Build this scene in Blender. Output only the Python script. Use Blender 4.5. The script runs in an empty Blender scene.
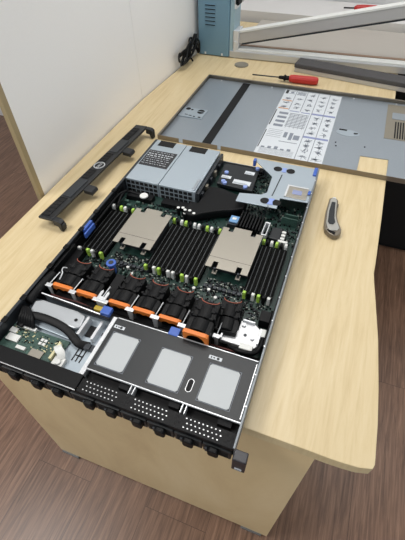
import bpy, bmesh, math, random
from mathutils import Vector, Matrix
C = bpy.context.scene.collection
PI = math.pi
random.seed(7)

# ------------------------------------------------------------ camera, world, lights, exposure
F_PX = 393.3315
cd = bpy.data.cameras.new('camera'); cam = bpy.data.objects.new('camera', cd); C.objects.link(cam)
CP = Vector((0.463988, -0.171510, 1.341054)); pit, yaw, rol = 0.841045, -0.379893, -0.030025
dv = Vector((math.sin(yaw)*math.cos(pit), math.cos(yaw)*math.cos(pit), -math.sin(pit)))
rt = Vector((math.cos(yaw), -math.sin(yaw), 0)); up = rt.cross(dv)
r2 = rt*math.cos(rol) + up*math.sin(rol); u2 = up*math.cos(rol) - rt*math.sin(rol)
M = Matrix((r2, u2, -dv)).transposed().to_4x4(); M.translation = CP
cam.matrix_world = M
cd.sensor_fit = 'VERTICAL'; cd.sensor_height = 36.0; cd.lens = 36.0*F_PX/540.0; cd.clip_start = 0.02
bpy.context.scene.camera = cam
w = bpy.data.worlds.new('world'); bpy.context.scene.world = w; w.use_nodes = True
w.node_tree.nodes['Background'].inputs[0].default_value = (0.90, 0.96, 1.0, 1)
w.node_tree.nodes['Background'].inputs[1].default_value = 0.50
def area(name, loc, sx, sy, power, col=(1, 0.97, 0.94)):
    l = bpy.data.lights.new(name, 'AREA'); l.shape = 'RECTANGLE'; l.size = sx; l.size_y = sy; l.energy = power; l.color = col
    o = bpy.data.objects.new(name, l); C.objects.link(o); o.location = loc; return o
area('ceiling_lamp_near', (-1.0, -0.5, 2.7), 0.9, 0.9, 25)
area('ceiling_lamp_middle', (0.15, 0.8, 2.7), 0.6, 0.6, 11)
area('fill_light_right', (2.3, 1.0, 2.3), 0.5, 1.5, 3)  # added fill light from the right, brightens the left wall
area('ceiling_lamp_far', (0.9, 1.5, 2.7), 1.2, 0.4, 5)
sc = bpy.context.scene
sc.view_settings.view_transform = 'Standard'; sc.view_settings.look = 'None'
sc.view_settings.exposure = 0.54; sc.view_settings.gamma = 1.0; sc.view_settings.use_curve_mapping = False

# ------------------------------------------------------------ materials
def lin(c):
    c = c/255.0
    return c/12.92 if c <= 0.04045 else ((c+0.055)/1.055)**2.4
def rgb(h):
    return (lin(int(h[0:2], 16)), lin(int(h[2:4], 16)), lin(int(h[4:6], 16)), 1)
def mat(name, h, rough=0.5, metal=0.0, noise=0.0, scale=60.0, bump=0.0, spec=0.5, stretch=None):
    m = bpy.data.materials.new(name); m.use_nodes = True; nt = m.node_tree; b = nt.nodes['Principled BSDF']
    b.inputs['Base Color'].default_value = rgb(h); b.inputs['Roughness'].default_value = rough
    b.inputs['Metallic'].default_value = metal; b.inputs['Specular IOR Level'].default_value = spec
    if noise > 0 or bump > 0:
        tc = nt.nodes.new('ShaderNodeTexCoord'); n = nt.nodes.new('ShaderNodeTexNoise')
        n.inputs['Scale'].default_value = scale; n.inputs['Detail'].default_value = 4
        mp = nt.nodes.new('ShaderNodeMapping'); nt.links.new(tc.outputs['Object'], mp.inputs[0])
        if stretch: mp.inputs['Scale'].default_value = stretch
        nt.links.new(mp.outputs[0], n.inputs['Vector'])
        if noise > 0:
            mx = nt.nodes.new('ShaderNodeMix'); mx.data_type = 'RGBA'
            c = rgb(h); lo = tuple(v*(1-noise) for v in c[:3])+(1,); hi = tuple(min(1, v*(1+noise)) for v in c[:3])+(1,)
            mx.inputs[6].default_value = lo; mx.inputs[7].default_value = hi
            nt.links.new(n.outputs['Fac'], mx.inputs[0]); nt.links.new(mx.outputs[2], b.inputs['Base Color'])
        if bump > 0:
            bp = nt.nodes.new('ShaderNodeBump'); bp.inputs['Strength'].default_value = bump; bp.inputs['Distance'].default_value = 0.001
            nt.links.new(n.outputs['Fac'], bp.inputs['Height']); nt.links.new(bp.outputs[0], b.inputs['Normal'])
    return m
def wood(name, h1, h2, h3, rough, scale, stretch, plank=None, spec=0.5):
    m = bpy.data.materials.new(name); m.use_nodes = True; nt = m.node_tree; b = nt.nodes['Principled BSDF']; L = nt.links
    b.inputs['Roughness'].default_value = rough; b.inputs['Specular IOR Level'].default_value = spec
    tc = nt.nodes.new('ShaderNodeTexCoord'); mp = nt.nodes.new('ShaderNodeMapping'); mp.inputs['Scale'].default_value = stretch
    L.new(tc.outputs['Object'], mp.inputs[0])
    n = nt.nodes.new('ShaderNodeTexNoise'); n.inputs['Scale'].default_value = scale; n.inputs['Detail'].default_value = 6
    n.inputs['Roughness'].default_value = 0.65; n.inputs['Distortion'].default_value = 0.5
    vec = mp.outputs[0]
    if plank:
        br = nt.nodes.new('ShaderNodeTexBrick'); br.inputs['Scale'].default_value = 1.0
        br.inputs['Brick Width'].default_value = plank[1]; br.inputs['Row Height'].default_value = plank[0]
        br.inputs['Mortar Size'].default_value = 0.0006; br.inputs['Color1'].default_value = (0, 0, 0, 1); br.inputs['Color2'].default_value = (1, 1, 1, 1)
        br.inputs['Mortar'].default_value = (0.5, 0.5, 0.5, 1)
        rm = nt.nodes.new('ShaderNodeMapping'); rm.inputs['Rotation'].default_value = (0, 0, PI/2)
        L.new(tc.outputs['Object'], rm.inputs[0]); L.new(rm.outputs[0], br.inputs['Vector'])
        ad = nt.nodes.new('ShaderNodeVectorMath'); ad.operation = 'MULTIPLY_ADD'; ad.inputs[1].default_value = (7, 3, 5)
        L.new(br.outputs['Color'], ad.inputs[0]); L.new(vec, ad.inputs[2]); vec = ad.outputs[0]
    L.new(vec, n.inputs['Vector'])
    cr = nt.nodes.new('ShaderNodeValToRGB'); e = cr.color_ramp.elements
    e[0].position = 0.3; e[0].color = rgb(h1); e[1].position = 0.72; e[1].color = rgb(h3)
    k = cr.color_ramp.elements.new(0.5); k.color = rgb(h2)
    L.new(n.outputs['Fac'], cr.inputs[0]); out = cr.outputs[0]
    if plank:
        mx = nt.nodes.new('ShaderNodeMix'); mx.data_type = 'RGBA'; mx.blend_type = 'MULTIPLY'; mx.inputs[0].default_value = 1
        c2 = nt.nodes.new('ShaderNodeValToRGB'); c2.color_ramp.elements[0].color = (0.85, 0.85, 0.85, 1); c2.color_ramp.elements[1].color = (1, 1, 1, 1)
        L.new(br.outputs['Color'], c2.inputs[0]); L.new(out, mx.inputs[6]); L.new(c2.outputs[0], mx.inputs[7]); out = mx.outputs[2]
        m2 = nt.nodes.new('ShaderNodeMix'); m2.data_type = 'RGBA'; m2.inputs[7].default_value = rgb('3a2a24')
        L.new(br.outputs['Fac'], m2.inputs[0]); L.new(out, m2.inputs[6]); out = m2.outputs[2]
    L.new(out, b.inputs['Base Color'])
    return m
DESK = wood('beech_laminate', 'c8b388', 'd3c097', 'dac9a4', 0.42, 9, (9, 0.7, 1))
DESKV = wood('beech_laminate_panel', 'cdb388', 'd8c094', 'dfc9a0', 0.5, 7, (0.9, 1, 0.35))
FLOOR = wood('brown_floor_laminate', '5f483c', '836553', 'a3816c', 0.34, 14, (10, 0.5, 1), (0.19, 1.3))
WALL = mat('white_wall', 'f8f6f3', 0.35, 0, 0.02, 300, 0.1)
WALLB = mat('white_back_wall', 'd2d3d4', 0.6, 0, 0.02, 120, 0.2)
EDGE = mat('beech_edge_band', 'a3926f', 0.5)
ZINC = mat('zinc_steel', 'a9b1b9', 0.35, 0.75, 0.05, 400)
ZINCP = mat('zinc_plate', 'aab6bf', 0.45, 0.45, 0.04, 500)
LIDM = mat('lid_zinc', '9aa3ab', 0.36, 0.45, 0.05, 300)
BRIGHT = mat('bright_steel', 'd9dcdf', 0.35, 0.4)
SILVER = mat('brushed_aluminium', 'c6c8ca', 0.4, 0.6)
HSINK = mat('heatsink_metal', 'aca79c', 0.38, 0.7, 0.04, 500)
BLACK = mat('black_plastic', '0d0e10', 0.5, 0, 0.1, 200, 0, 0.2)
BLACKM = mat('black_matte', '111214', 0.7, 0, 0, 1, 0, 0.3)
CARBON = mat('black_painted_steel', '1c2023', 0.45, 0.1, 0.15, 600, 0.1)
DARK = mat('dark_grey_steel', '3a3e43', 0.45, 0.5)
VOID = mat('vent_black', '08080a', 0.8)
PAD = mat('grey_thermal_pad', 'b3b8ba', 0.55, 0.1, 0.04, 700)
WHITE = mat('white_plastic', 'dcdedb', 0.45)
PAPER = mat('white_paper_label', 'cdd3d8', 0.5, 0, 0.03, 60)
INK = mat('grey_ink', '7d8590', 0.6)
INKD = mat('black_ink', '26282c', 0.6)
INKB = mat('blue_grey_ink', '8791b5', 0.6)
INKO = mat('tan_ink', 'c49a7c', 0.6)
CREAM = mat('cream_connector', 'd6cfa6', 0.5)
PCB = mat('green_circuit_board', '17342e', 0.45, 0, 0.8, 350)
PCBL = mat('light_green_circuit_board', '39544c', 0.45, 0, 0.8, 350)
GREEN = mat('green_latch_plastic', 'a8cf52', 0.45)
BLUE = mat('blue_plastic', '3f62b4', 0.45)
BLUEL = mat('pale_blue_plastic', '8a9fd8', 0.45)
BLUEC = mat('light_blue_plastic', '6f9cc9', 0.4)
SLOTM = mat('slot_black', '070808', 0.6, 0, 0, 1, 0, 0.08)
ORANGE = mat('orange_plastic', 'dc7a30', 0.45)
CORAL = mat('coral_edge', 'a85a46', 0.5)
TEAL = mat('blue_grey_enamel', '6f93a8', 0.4, 0.1)
TEALL = mat('pale_blue_grey_enamel', '9ab6c2', 0.4, 0.1)
RED = mat('red_grip', 'b82e2a', 0.4)
BEIGE = mat('beige_strip', '9a7f68', 0.5)
BED = mat('grey_beige_bed', 'b7b1a8', 0.4, 0.2, 0.05, 60, 0, 0.5, (0.2, 3, 1))
FOAM = mat('white_foam', 'd5d4d3', 0.8, 0, 0.02, 200, 0.4)
FELT = mat('dark_grey_foam', '4b4a4b', 0.9, 0, 0.3, 900, 0.6)
GREYB = mat('light_grey_profile', 'bab9b8', 0.4, 0.4)
GROM = mat('grey_grommet', '807c70', 0.5)
TANM = mat('tan_vent_metal', '948e80', 0.45, 0.5)
YEL = mat('yellow_wire', 'b49a2e', 0.5)
REDW = mat('red_wire', '552420', 0.5)
FOOTM = mat('grey_foot', '6d6f70', 0.5)

# ------------------------------------------------------------ geometry
class MB:
    def __init__(s): s.v = []; s.f = []
    def add(s, vs, fs):
        k = len(s.v); s.v += [tuple(v) for v in vs]; s.f += [tuple(i+k for i in f) for f in fs]; return s
    def box(s, x0, x1, y0, y1, z0, z1, rot=0, c=None):
        vs = [(x, y, z) for z in (z0, z1) for x, y in ((x0, y0), (x1, y0), (x1, y1), (x0, y1))]
        if rot:
            cx, cy = c if c else ((x0+x1)/2, (y0+y1)/2); co, si = math.cos(rot), math.sin(rot)
            vs = [(cx+(x-cx)*co-(y-cy)*si, cy+(x-cx)*si+(y-cy)*co, z) for x, y, z in vs]
        return s.add(vs, [(3, 2, 1, 0), (4, 5, 6, 7), (0, 1, 5, 4), (1, 2, 6, 5), (2, 3, 7, 6), (3, 0, 4, 7)])
    def prism(s, pts, a, b, axis='z'):
        n = len(pts)
        f = {'z': lambda p, t: (p[0], p[1], t), 'y': lambda p, t: (p[0], t, p[1]), 'x': lambda p, t: (t, p[0], p[1])}[axis]
        return s.add([f(p, a) for p in pts]+[f(p, b) for p in pts],
                     [tuple(range(n-1, -1, -1)), tuple(range(n, 2*n))]+[(i, (i+1) % n, n+(i+1) % n, n+i) for i in range(n)])
    def tube(s, pts, r, n=8, flat=1.0):
        pts = [Vector(p) for p in pts]; rings = []; k = len(pts); prev = None
        for i, p in enumerate(pts):
            t = (pts[min(i+1, k-1)]-pts[max(i-1, 0)]).normalized()
            a = prev if prev is not None else (Vector((0, 0, 1)) if abs(t.z) < 0.9 else Vector((1, 0, 0)))
            u = (a-t*a.dot(t)).normalized(); v = t.cross(u); prev = u
            ri = r[i] if isinstance(r, (list, tuple)) else r
            rings.append([p+u*ri*flat*math.cos(2*PI*j/n)+v*ri*math.sin(2*PI*j/n) for j in range(n)])
        vs = [q for R in rings for q in R]; fs = []
        for i in range(k-1):
            for j in range(n): fs.append((i*n+j, i*n+(j+1) % n, (i+1)*n+(j+1) % n, (i+1)*n+j))
        fs.append(tuple(range(n-1, -1, -1))); fs.append(tuple((k-1)*n+j for j in range(n)))
        return s.add(vs, fs)
    def cyl(s, x, y, z0, z1, r, n=14, r2=None):
        r2 = r if r2 is None else r2
        return s.add([(x+r*math.cos(2*PI*j/n), y+r*math.sin(2*PI*j/n), z0) for j in range(n)]+[(x+r2*math.cos(2*PI*j/n), y+r2*math.sin(2*PI*j/n), z1) for j in range(n)],
                     [tuple(range(n-1, -1, -1)), tuple(range(n, 2*n))]+[(j, (j+1) % n, n+(j+1) % n, n+j) for j in range(n)])
def smooth_path(pts, k=6):
    P = [Vector(p) for p in pts]; out = []
    for i in range(len(P)-1):
        a, b, c, d = P[max(i-1, 0)], P[i], P[i+1], P[min(i+2, len(P)-1)]
        for j in range(k):
            t = j/k; out.append(0.5*((2*b)+(c-a)*t+(2*a-5*b+4*c-d)*t*t+(3*b-a-3*c+d)*t**3))
    out.append(P[-1]); return out
def obj(name, mb, m, parent=None, loc=(0, 0, 0), rot=(0, 0, 0), bevel=0, smooth=False, label=None):
    me = bpy.data.meshes.new(name); me.from_pydata(mb.v, [], mb.f)
    bm = bmesh.new(); bm.from_mesh(me); bmesh.ops.recalc_face_normals(bm, faces=bm.faces); bm.to_mesh(me); bm.free()
    me.materials.append(m); o = bpy.data.objects.new(name, me); C.objects.link(o)
    o.parent = parent; o.location = loc; o.rotation_euler = rot
    if smooth:
        for p in me.polygons: p.use_smooth = True
    if bevel:
        b = o.modifiers.new('bevel', 'BEVEL'); b.width = bevel; b.segments = 2; b.limit_method = 'ANGLE'
    if label: o['label'] = label
    return o
def thing(name, label, cat, loc, rotz=0, group=None):
    o = bpy.data.objects.new(name, None); C.objects.link(o); o.location = loc; o.rotation_euler = (0, 0, rotz); o.empty_display_size = 0.05
    o['label'] = label; o['category'] = cat
    if group: o['group'] = group
    return o
def tag(o, label, cat, group=None):
    o['label'] = label; o['category'] = cat
    if group: o['group'] = group
    return o
def copy_part(o, parent, loc=None, rot=None):
    c = o.copy(); C.objects.link(c); c.parent = parent
    if loc is not None: c.location = loc
    if rot is not None: c.rotation_euler = rot
    for ch in list(o.children): copy_part(ch, c)
    return c
def text(name, s, size, m, parent, loc, rot=(0, 0, 0), depth=0.0004, sx=1.0):
    cu = bpy.data.curves.new(name, 'FONT'); cu.body = s; cu.size = size; cu.align_x = 'CENTER'; cu.align_y = 'CENTER'; cu.extrude = depth/2
    t = bpy.data.objects.new('tmp', cu); C.objects.link(t)
    me = bpy.data.meshes.new_from_object(t.evaluated_get(bpy.context.evaluated_depsgraph_get()))
    bpy.data.objects.remove(t); me.materials.clear(); me.materials.append(m)
    o = bpy.data.objects.new(name, me); C.objects.link(o); o.parent = parent; o.location = loc; o.rotation_euler = rot; o.scale = (sx, 1, 1)
    return o
def struct(o): o['kind'] = 'structure'; return o
def ring(cx, cy, r, n=24, a0=0, a1=2*PI):
    return [(cx+r*math.cos(a0+(a1-a0)*i/n), cy+r*math.sin(a0+(a1-a0)*i/n)) for i in range(n+1)]

# ------------------------------------------------------------ the room
struct(obj('floor', MB().box(-3.2, 3, -2.2, 2.6, -0.02, 0), FLOOR))
struct(obj('ceiling', MB().box(-3.2, 3.0, -2.2, 2.6, 2.75, 2.8), WALLB))  # out of view, put in to darken the floor left of the partition
struct(obj('shade_wall_far_left', MB().box(-2.5, -2.4, -0.6, 2.6, 0, 2.74), WALLB))  # unseen wall, added to cut ambient light on the floor behind the partition
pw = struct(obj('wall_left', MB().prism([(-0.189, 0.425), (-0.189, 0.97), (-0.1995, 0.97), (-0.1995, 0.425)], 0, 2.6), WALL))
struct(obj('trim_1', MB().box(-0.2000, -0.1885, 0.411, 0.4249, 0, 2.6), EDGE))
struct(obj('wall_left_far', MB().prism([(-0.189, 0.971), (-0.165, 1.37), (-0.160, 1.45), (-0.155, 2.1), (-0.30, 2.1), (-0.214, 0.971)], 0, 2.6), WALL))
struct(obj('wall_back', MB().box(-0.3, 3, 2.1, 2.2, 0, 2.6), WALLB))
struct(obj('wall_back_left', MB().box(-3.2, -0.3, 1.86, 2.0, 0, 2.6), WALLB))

# ------------------------------------------------------------ desk
dk = thing('desk', 'light beech desk with curved front corner under the open server', 'desk', (0.2, 0.9, 0))
DO = (-0.2, -0.9, 0)
out = [(-0.1845, 0.047), (0.53, 0.047), (0.56, 0.0465), (0.58, 0.047), (0.60, 0.0485), (0.618, 0.053), (0.6205, 0.06), (0.620, 0.12), (0.617, 0.18), (0.610, 0.27),
       (0.600, 0.35), (0.593, 0.405), (0.591, 0.425), (0.592, 0.45), (0.594, 0.60), (0.595, 0.85), (0.596, 1.82), (-0.150, 1.82), (-0.158, 1.37), (-0.185, 0.97)]
obj('worktop', MB().prism(out, 0.726, 0.75), DESK, dk, DO, bevel=0.001)
obj('front_panel', MB().prism([(-0.135, 0.05), (0.545, 0.05), (0.545, 0.068), (-0.135, 0.068)], 0.012, 0.7255), DESKV, dk, DO)
obj('side_panel', MB().box(-0.135, -0.117, 0.0685, 1.70, 0.012, 0.7255), DESKV, dk, DO)
obj('side_panel', MB().box(0.527, 0.545, 0.0685, 1.70, 0.012, 0.7255), DESKV, dk, DO)
for x in (-0.10, 0.50):
    obj('foot', MB().box(x-0.03, x+0.03, 0.046, 0.095, 0, 0.012), FOOTM, dk, DO)
obj('cable_grommet', MB().cyl(0.045, 1.334, 0.7502, 0.753, 0.026, 32).cyl(0.045, 1.334, 0.753, 0.7542, 0.022, 32), GROM, dk, DO, bevel=0.0005, smooth=False)

# ------------------------------------------------------------ black cabinet beyond
cb = thing('filing_cabinet', 'black cabinet standing on the floor beyond the right edge of the desk', 'cabinet', (0.95, 1.65, 0))
obj('body', MB().box(-0.33, 0.35, -0.275, 0.16, 0.0, 0.745), BLACKM, cb, bevel=0.004)
obj('drawer', MB().box(-0.31, 0.33, -0.290, -0.2755, 0.03, 0.36), BLACKM, cb, bevel=0.003)
obj('drawer', MB().box(-0.31, 0.33, -0.290, -0.2755, 0.37, 0.72), BLACKM, cb, bevel=0.003)

# ------------------------------------------------------------ machine at the back
mc = thing('bench_machine', 'blue-grey metal machine with louvred housing and raised silver bar arm', 'machine', (0.1, 1.5, 0.75))
MO = (-0.1, -1.5, 0)
h = MB().box(-0.146, -0.024, 1.388, 1.52, 0.002, 0.42)
ho = obj('housing', h, TEAL, mc, MO, bevel=0.003)
lv = MB()
for i in range(6):
    z = 0.168-i*0.0125
    lv.box(-0.117, -0.079, 1.3865, 1.389, z, z+0.0035)
obj('vent_slots', lv, VOID, ho)
lv = MB()
for i in range(6):
    z = 0.1717-i*0.0125
    lv.box(-0.118, -0.078, 1.3845, 1.388, z, z+0.0022)
obj('louvre', lv, TEAL, ho)
obj('side_cover', MB().prism([(1.392, 0.004), (1.47, 0.004), (1.47, 0.40), (1.40, 0.40), (1.392, 0.10)], -0.0235, -0.006, 'x'), TEALL, mc, MO, bevel=0.002)
obj('hinge_bracket', MB().box(-0.012, 0.012, 1.392, 1.45, 0.035, 0.095).cyl(0.0, 1.40, 0.0006, 0.06, 0.011), BRIGHT, mc, MO, bevel=0.002)
obj('handle_knob', MB().box(-0.006, 0.010, 1.385, 1.43, 0.175, 0.205), BLACK, mc, MO, bevel=0.004)
obj('handle_arm', MB().box(-0.0055, 0.004, 1.385, 1.42, 0.165, 0.26), BRIGHT, mc, MO, bevel=0.002)
for x in (-0.118, -0.05):
    obj('screw', MB().box(x-0.003, x+0.003, 1.384, 1.3875, 0.006, 0.013), WHITE, mc, MO)
rz = 0.052
def rl(x0, x1, y0, y1, z0, z1): return MB().box(x0, x1, y0, y1, z0, z1, rz, (-0.02, 1.388))
obj('base_rail', rl(-0.020, 0.95, 1.388, 1.43, 0.002, 0.026), SILVER, mc, MO, bevel=0.002)
obj('rail_cap', rl(0.004, 0.95, 1.394, 1.43, 0.026, 0.032), WHITE, mc, MO)
obj('wood_strip', rl(0.004, 0.95, 1.432, 1.446, 0.002, 0.034), BEIGE, mc, MO)
obj('bed', MB().prism([(0.004, 1.452), (0.95, 1.502), (0.95, 1.77), (0.004, 1.77)], 0.004, 0.028), BED, mc, MO)
sl = math.atan2(0.225, 1.0)
def armb(x0, x1, y0, y1, z0, z1):
    m = MB().box(x0, x1, y0, y1, z0, z1); co, si = math.cos(sl), math.sin(sl)
    m.v = [(x*co-z*si, y+0.02*x, x*si+z*co) for x, y, z in m.v]; return m
arm = obj('arm', armb(-0.015, 1.0, 1.402, 1.432, 0, 0.036), GREYB, mc, (-0.1, -1.5, 0.046), bevel=0.002)
obj('arm_cap', armb(-0.012, 1.0, 1.400, 1.434, 0.0362, 0.042), WHITE, arm)
obj('arm_blade', armb(0.02, 1.0, 1.412, 1.420, -0.008, -0.0002), DARK, arm)
tag(obj('foam_slab', MB().box(-0.14, 1.1, 1.84, 2.09, 0.72, 0.79), FOAM, None), 'white slab standing level behind the machine bed against the back wall', 'slab')
tl = thing('rear_table', 'light table behind the desk carrying the white slab', 'table', (0.45, 1.96, 0))
obj('tabletop', MB().box(-0.58, 0.65, -0.12, 0.135, 0.70, 0.7195), DESK, tl)
for x in (-0.55, 0.60):
    obj('leg', MB().box(x-0.02, x+0.02, -0.11, 0.12, 0, 0.6995), DARK, tl)

# tool lying on the slab
rt_ = thing('screwdriver', 'red-handled tool on the white slab, half hidden behind the machine arm', 'screwdriver', (0.375, 1.95, 0.7905), 0.2)
obj('handle', MB().tube([(0.0, 0, .014), (0.01, 0, .014), (0.03, 0, .014), (0.09, 0, .014), (0.105, 0, .014)], [.006, .012, .0135, .0125, .008], 12), RED, rt_, smooth=True)
obj('shaft', MB().tube([(-0.045, 0, .014), (0.0, 0, .014)], 0.003, 8), BLACK, rt_, smooth=True)

# grey foam topped profile
fm = thing('foam_strip', 'grey strip with dark foam top lying in front of the machine rail', 'strip', (0.241, 1.331, 0.75), -0.150)
obj('foam', MB().box(0, 0.72, 0.0, 0.062, 0.0155, 0.030), FELT, fm, bevel=0.003)
obj('profile', MB().box(0.002, 0.72, 0.002, 0.060, 0.0006, 0.015), GREYB, fm, bevel=0.001)

# ------------------------------------------------------------ power cable bundle
cab = MB()
yz = [(1.37, .075), (1.33, .068), (1.25, .050), (1.205, .062), (1.200, .040), (1.25, .018), (1.295, .006), (1.285, .035), (1.32, .075), (1.365, .055), (1.372, .012), (1.35, .05), (1.29, .070), (1.235, .035), (1.215, .02), (1.27, .03), (1.33, .055), (1.36, .08), (1.34, .03), (1.30, .05), (1.24, .06), (1.22, .045), (1.28, .055), (1.36, .065), (1.37, .03), (1.33, .006)]
rr = random.Random(3)
cab.tube(smooth_path([(-0.152+rr.uniform(-.008, .010), y, z) for y, z in yz]), 0.0036, 8)
cab.tube(smooth_path([(-0.145+rr.uniform(-.006, .010), y+.004, z*.93+.002) for y, z in yz[6:20]]), 0.0036, 8)
tag(obj('power_cable', cab, BLACK, None, (0, 0, 0.75), smooth=True), 'black power cable coiled against the wall beside the blue-grey machine', 'cable')
cable = bpy.data.objects['power_cable']

# ------------------------------------------------------------ screwdriver on desk
sd = thing('screwdriver', 'screwdriver with short red handle lying between server cover and foam strip', 'screwdriver', (0.20, 1.238, 0.75), 0.06)
obj('handle', MB().tube([(0.044, 0, .0135), (0.048, 0, .0135), (0.06, 0, .0135), (0.125, 0, .0135), (0.139, 0, .0135), (0.143, 0, .0135)], [.008, .0115, .013, .0135, .012, .007], 10), RED, sd, smooth=False, bevel=0.001)
obj('collar', MB().tube([(0.008, 0, .0135), (0.014, 0, .0135), (0.024, 0, .0135), (0.028, 0, .0135), (0.034, 0, .0135), (0.044, 0, .0135)], [.0045, .006, .006, .011, .0075, .0075], 12), BLACK, sd, smooth=False)
obj('shaft', MB().tube([(-0.085, 0, .0135), (0.01, 0, .0135)], 0.0023, 8), DARK, sd, smooth=True)

# ------------------------------------------------------------ server cover (upside-down lid)
X0, X1, Y0, Y1 = -0.030, 0.700, 0.752, 1.187
lid = thing('server_cover', 'grey steel server cover lying inside up behind the server, white service label on it', 'cover', (0.33, 0.97, 0.75))
LO = (-0.33, -0.97, 0)
pl = [(X0, Y0), (0.521, Y0), (0.523, 0.843), (0.595, 0.847), (0.593, Y0), (X1, Y0), (X1, Y1), (X0, Y1)]
fl = MB().prism(pl, 0.0005, 0.002)
obj('panel', fl, LIDM, lid, LO)
fg = MB(); fh = 0.0135
fg.box(X0, 0.035, Y0-0.0012, Y0, 0.0005, fh).box(0.047, 0.15, Y0-0.0012, Y0, 0.0005, fh).box(0.16, X1, Y0-0.0012, Y0, 0.0005, fh)
fg.box(X0-0.0012, X0, Y0, Y1, 0.0005, fh).box(X0, X1, Y1, Y1+0.0012, 0.0005, fh).box(X1, X1+.001, Y0, Y1, 0.0005, fh)
fg.box(X0, X1, Y1-0.006, Y1, fh-.001, fh).box(X0, X0+.004, Y0, Y1, fh-.001, fh)
obj('flange', fg, mat('desk_reflection_steel', '888074', 0.35, 0.75, 0.05, 300), lid, LO)  # tan of the reflected desk is put into the steel colour
obj('seam_strip', MB().box(0.098, 0.124, Y0+.001, Y1-.007, 0.0022, 0.0030), BLACKM, lid, LO)
lb = obj('service_label', MB().box(0.249, 0.433, Y0+.006, 1.178, 0.0022, 0.0026), PAPER, lid, LO)
Z0, Z1 = 0.0027, 0.0029
g = MB(); bl = MB(); dk_ = MB(); tn = MB(); ln = MB()
rr = random.Random(11)
colx = [0.252, 0.288, 0.324, 0.360, 0.396, 0.432]
for x in colx[1:-1]:
    y0 = 0.76 if x > 0.35 else 1.035
    ln.box(x-.0009, x+.0009, y0, 1.175, Z0, Z1)
ln.box(0.2495, 0.4325, 1.1775, 1.178, Z0, Z1)
def doodle(cx, cy, s):
    for i in range(8):
        a = rr.uniform(0, PI); l = rr.uniform(.3, .9)*s; ox, oy = rr.uniform(-.3, .3)*s, rr.uniform(-.3, .3)*s
        g.box(cx+ox-l/2, cx+ox+l/2, cy+oy-.0007, cy+oy+.0007, Z0, Z1, a)
    if rr.random() < .5: g.box(cx-s*.2, cx+s*.2, cy-s*.15, cy+s*.12, Z0, Z1, rr.uniform(0, 1))
for ci in range(5):
    cx = (colx[ci]+colx[ci+1])/2
    ys = [1.115, 1.085, 1.055] if ci < 3 else [1.15, 1.12, 1.09, 1.06]
    if ci == 2: ys = [1.155, 1.12, 1.085, 1.05]
    for y in ys: doodle(cx, y, 0.020)
    if ci >= 3:
        for y in (1.005, 0.975, 0.945, 0.915): doodle(cx, y, 0.022)
        for y in (0.87, 0.845, 0.82, 0.785): doodle(cx, y, 0.024)
        bl.box(cx-.017, cx+.017, 1.026, 1.036, Z0, Z1).box(cx-.017, cx+.017, 0.886, 0.896, Z0, Z1)
dk_.box(0.253, 0.262, 1.148, 1.174, Z0, Z1)
g.box(0.264, 0.286, 1.150, 1.152, Z0, Z1).box(0.264, 0.286, 1.168, 1.170, Z0, Z1).box(.27, .28, 1.155, 1.165, Z0, Z1)
for i in range(9): g.box(0.292, 0.320, 1.146+.003*i, 1.1472+.003*i, Z0, Z1)
tn.box(0.254, 0.286, 1.095, 1.102, Z0, Z1).box(0.254, 0.286, 1.039, 1.046, Z0, Z1)
bl.box(0.292, 0.322, 1.030, 1.034, Z0, Z1).box(0.328, 0.356, 1.028, 1.033, Z0, Z1)
for i in range(4): g.box(0.264, 0.292, 1.005-.026*i, 1.018-.026*i, Z0, Z1)
for i in range(10): ln.box(0.297, 0.355, 1.0145-.009*i, 1.0175-.009*i, Z0, Z1)
for i in range(5): ln.box(0.300+.012*i, 0.301+.012*i, .925, 1.018, Z0, Z1)
for i in range(5):
    ln.box(0.258, 0.300, .905-.010*i, .9062-.010*i, Z0, Z1)
g.box(.306, .316, .87, .90, Z0, Z1).box(.322, .332, .86, .90, Z0, Z1).box(.300, .352, .845, .848, Z0, Z1).box(.335, .352, .865, .89, Z0, Z1)
for i in range(5): g.box(.26+.018*i, .27+.018*i, .80, .80+.008+.004*(i % 3), Z0, Z1)
for i in range(6): ln.box(.258, .352, .775+.005*i, .776+.005*i, Z0, Z1)
dk_.box(0.2505, 0.2535, 0.93, 1.03, Z0, Z1).box(0.2505, 0.2530, 0.80, 0.90, Z0, Z1)
obj('label_print', g, INK, lb); obj('label_bars', bl, INKB, lb); obj('black_mark', dk_, INKD, lb); obj('tan_bar', tn, INKO, lb); obj('table_lines', ln, INK, lb)
br = obj('bracket', MB().box(-0.028, 0.050, 0.893, 0.952, 0.0022, 0.0045), ZINCP, lid, LO)
obj('bracket_hole', MB().cyl(-0.012, 0.943, .0046, .005, .008).cyl(.002, .940, .0046, .005, .004).prism(ring(.033, .933, .011, 12, PI, 2*PI), .0046, .005).prism(ring(.033, .937, .011, 12, 0, PI), .0046, .005)
    .box(-.01, 0, .905, .908, .0046, .005).box(.004, .014, .902, .905, .0046, .005).box(.02, .026, .898, .903, .0046, .005).box(.036, .044, .897, .903, .0046, .005), VOID, br)
vt = obj('vent_panel', MB().box(0.576, 0.665, 0.955, 1.17, 0.0022, 0.0028), TANM, lid, LO)
vs = MB()
for i in range(9): vs.box(0.602+.007*i, 0.606+.007*i, 0.962, 1.06, .0029, .0032)
obj('vent_slots', vs, VOID, vt)
obj('vent_bridge', MB().box(0.592, 0.664, 1.075, 1.115, .0029, .004), LIDM, vt)
ov = obj('dimple', MB().prism([(0.478+.033*math.cos(a*PI/12), 0.952+.018*math.sin(a*PI/12)) for a in range(24)], .0022, .0026), ZINCP, lid, LO)
obj('dimple_slot', MB().box(.452, .474, .962, .969, .0027, .0031), VOID, ov)
obj('dimple_slot', MB().box(.494, .502, .95, .957, .0027, .0031).cyl(.503, .955, .0027, .0031, .003), VOID, ov)
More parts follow.
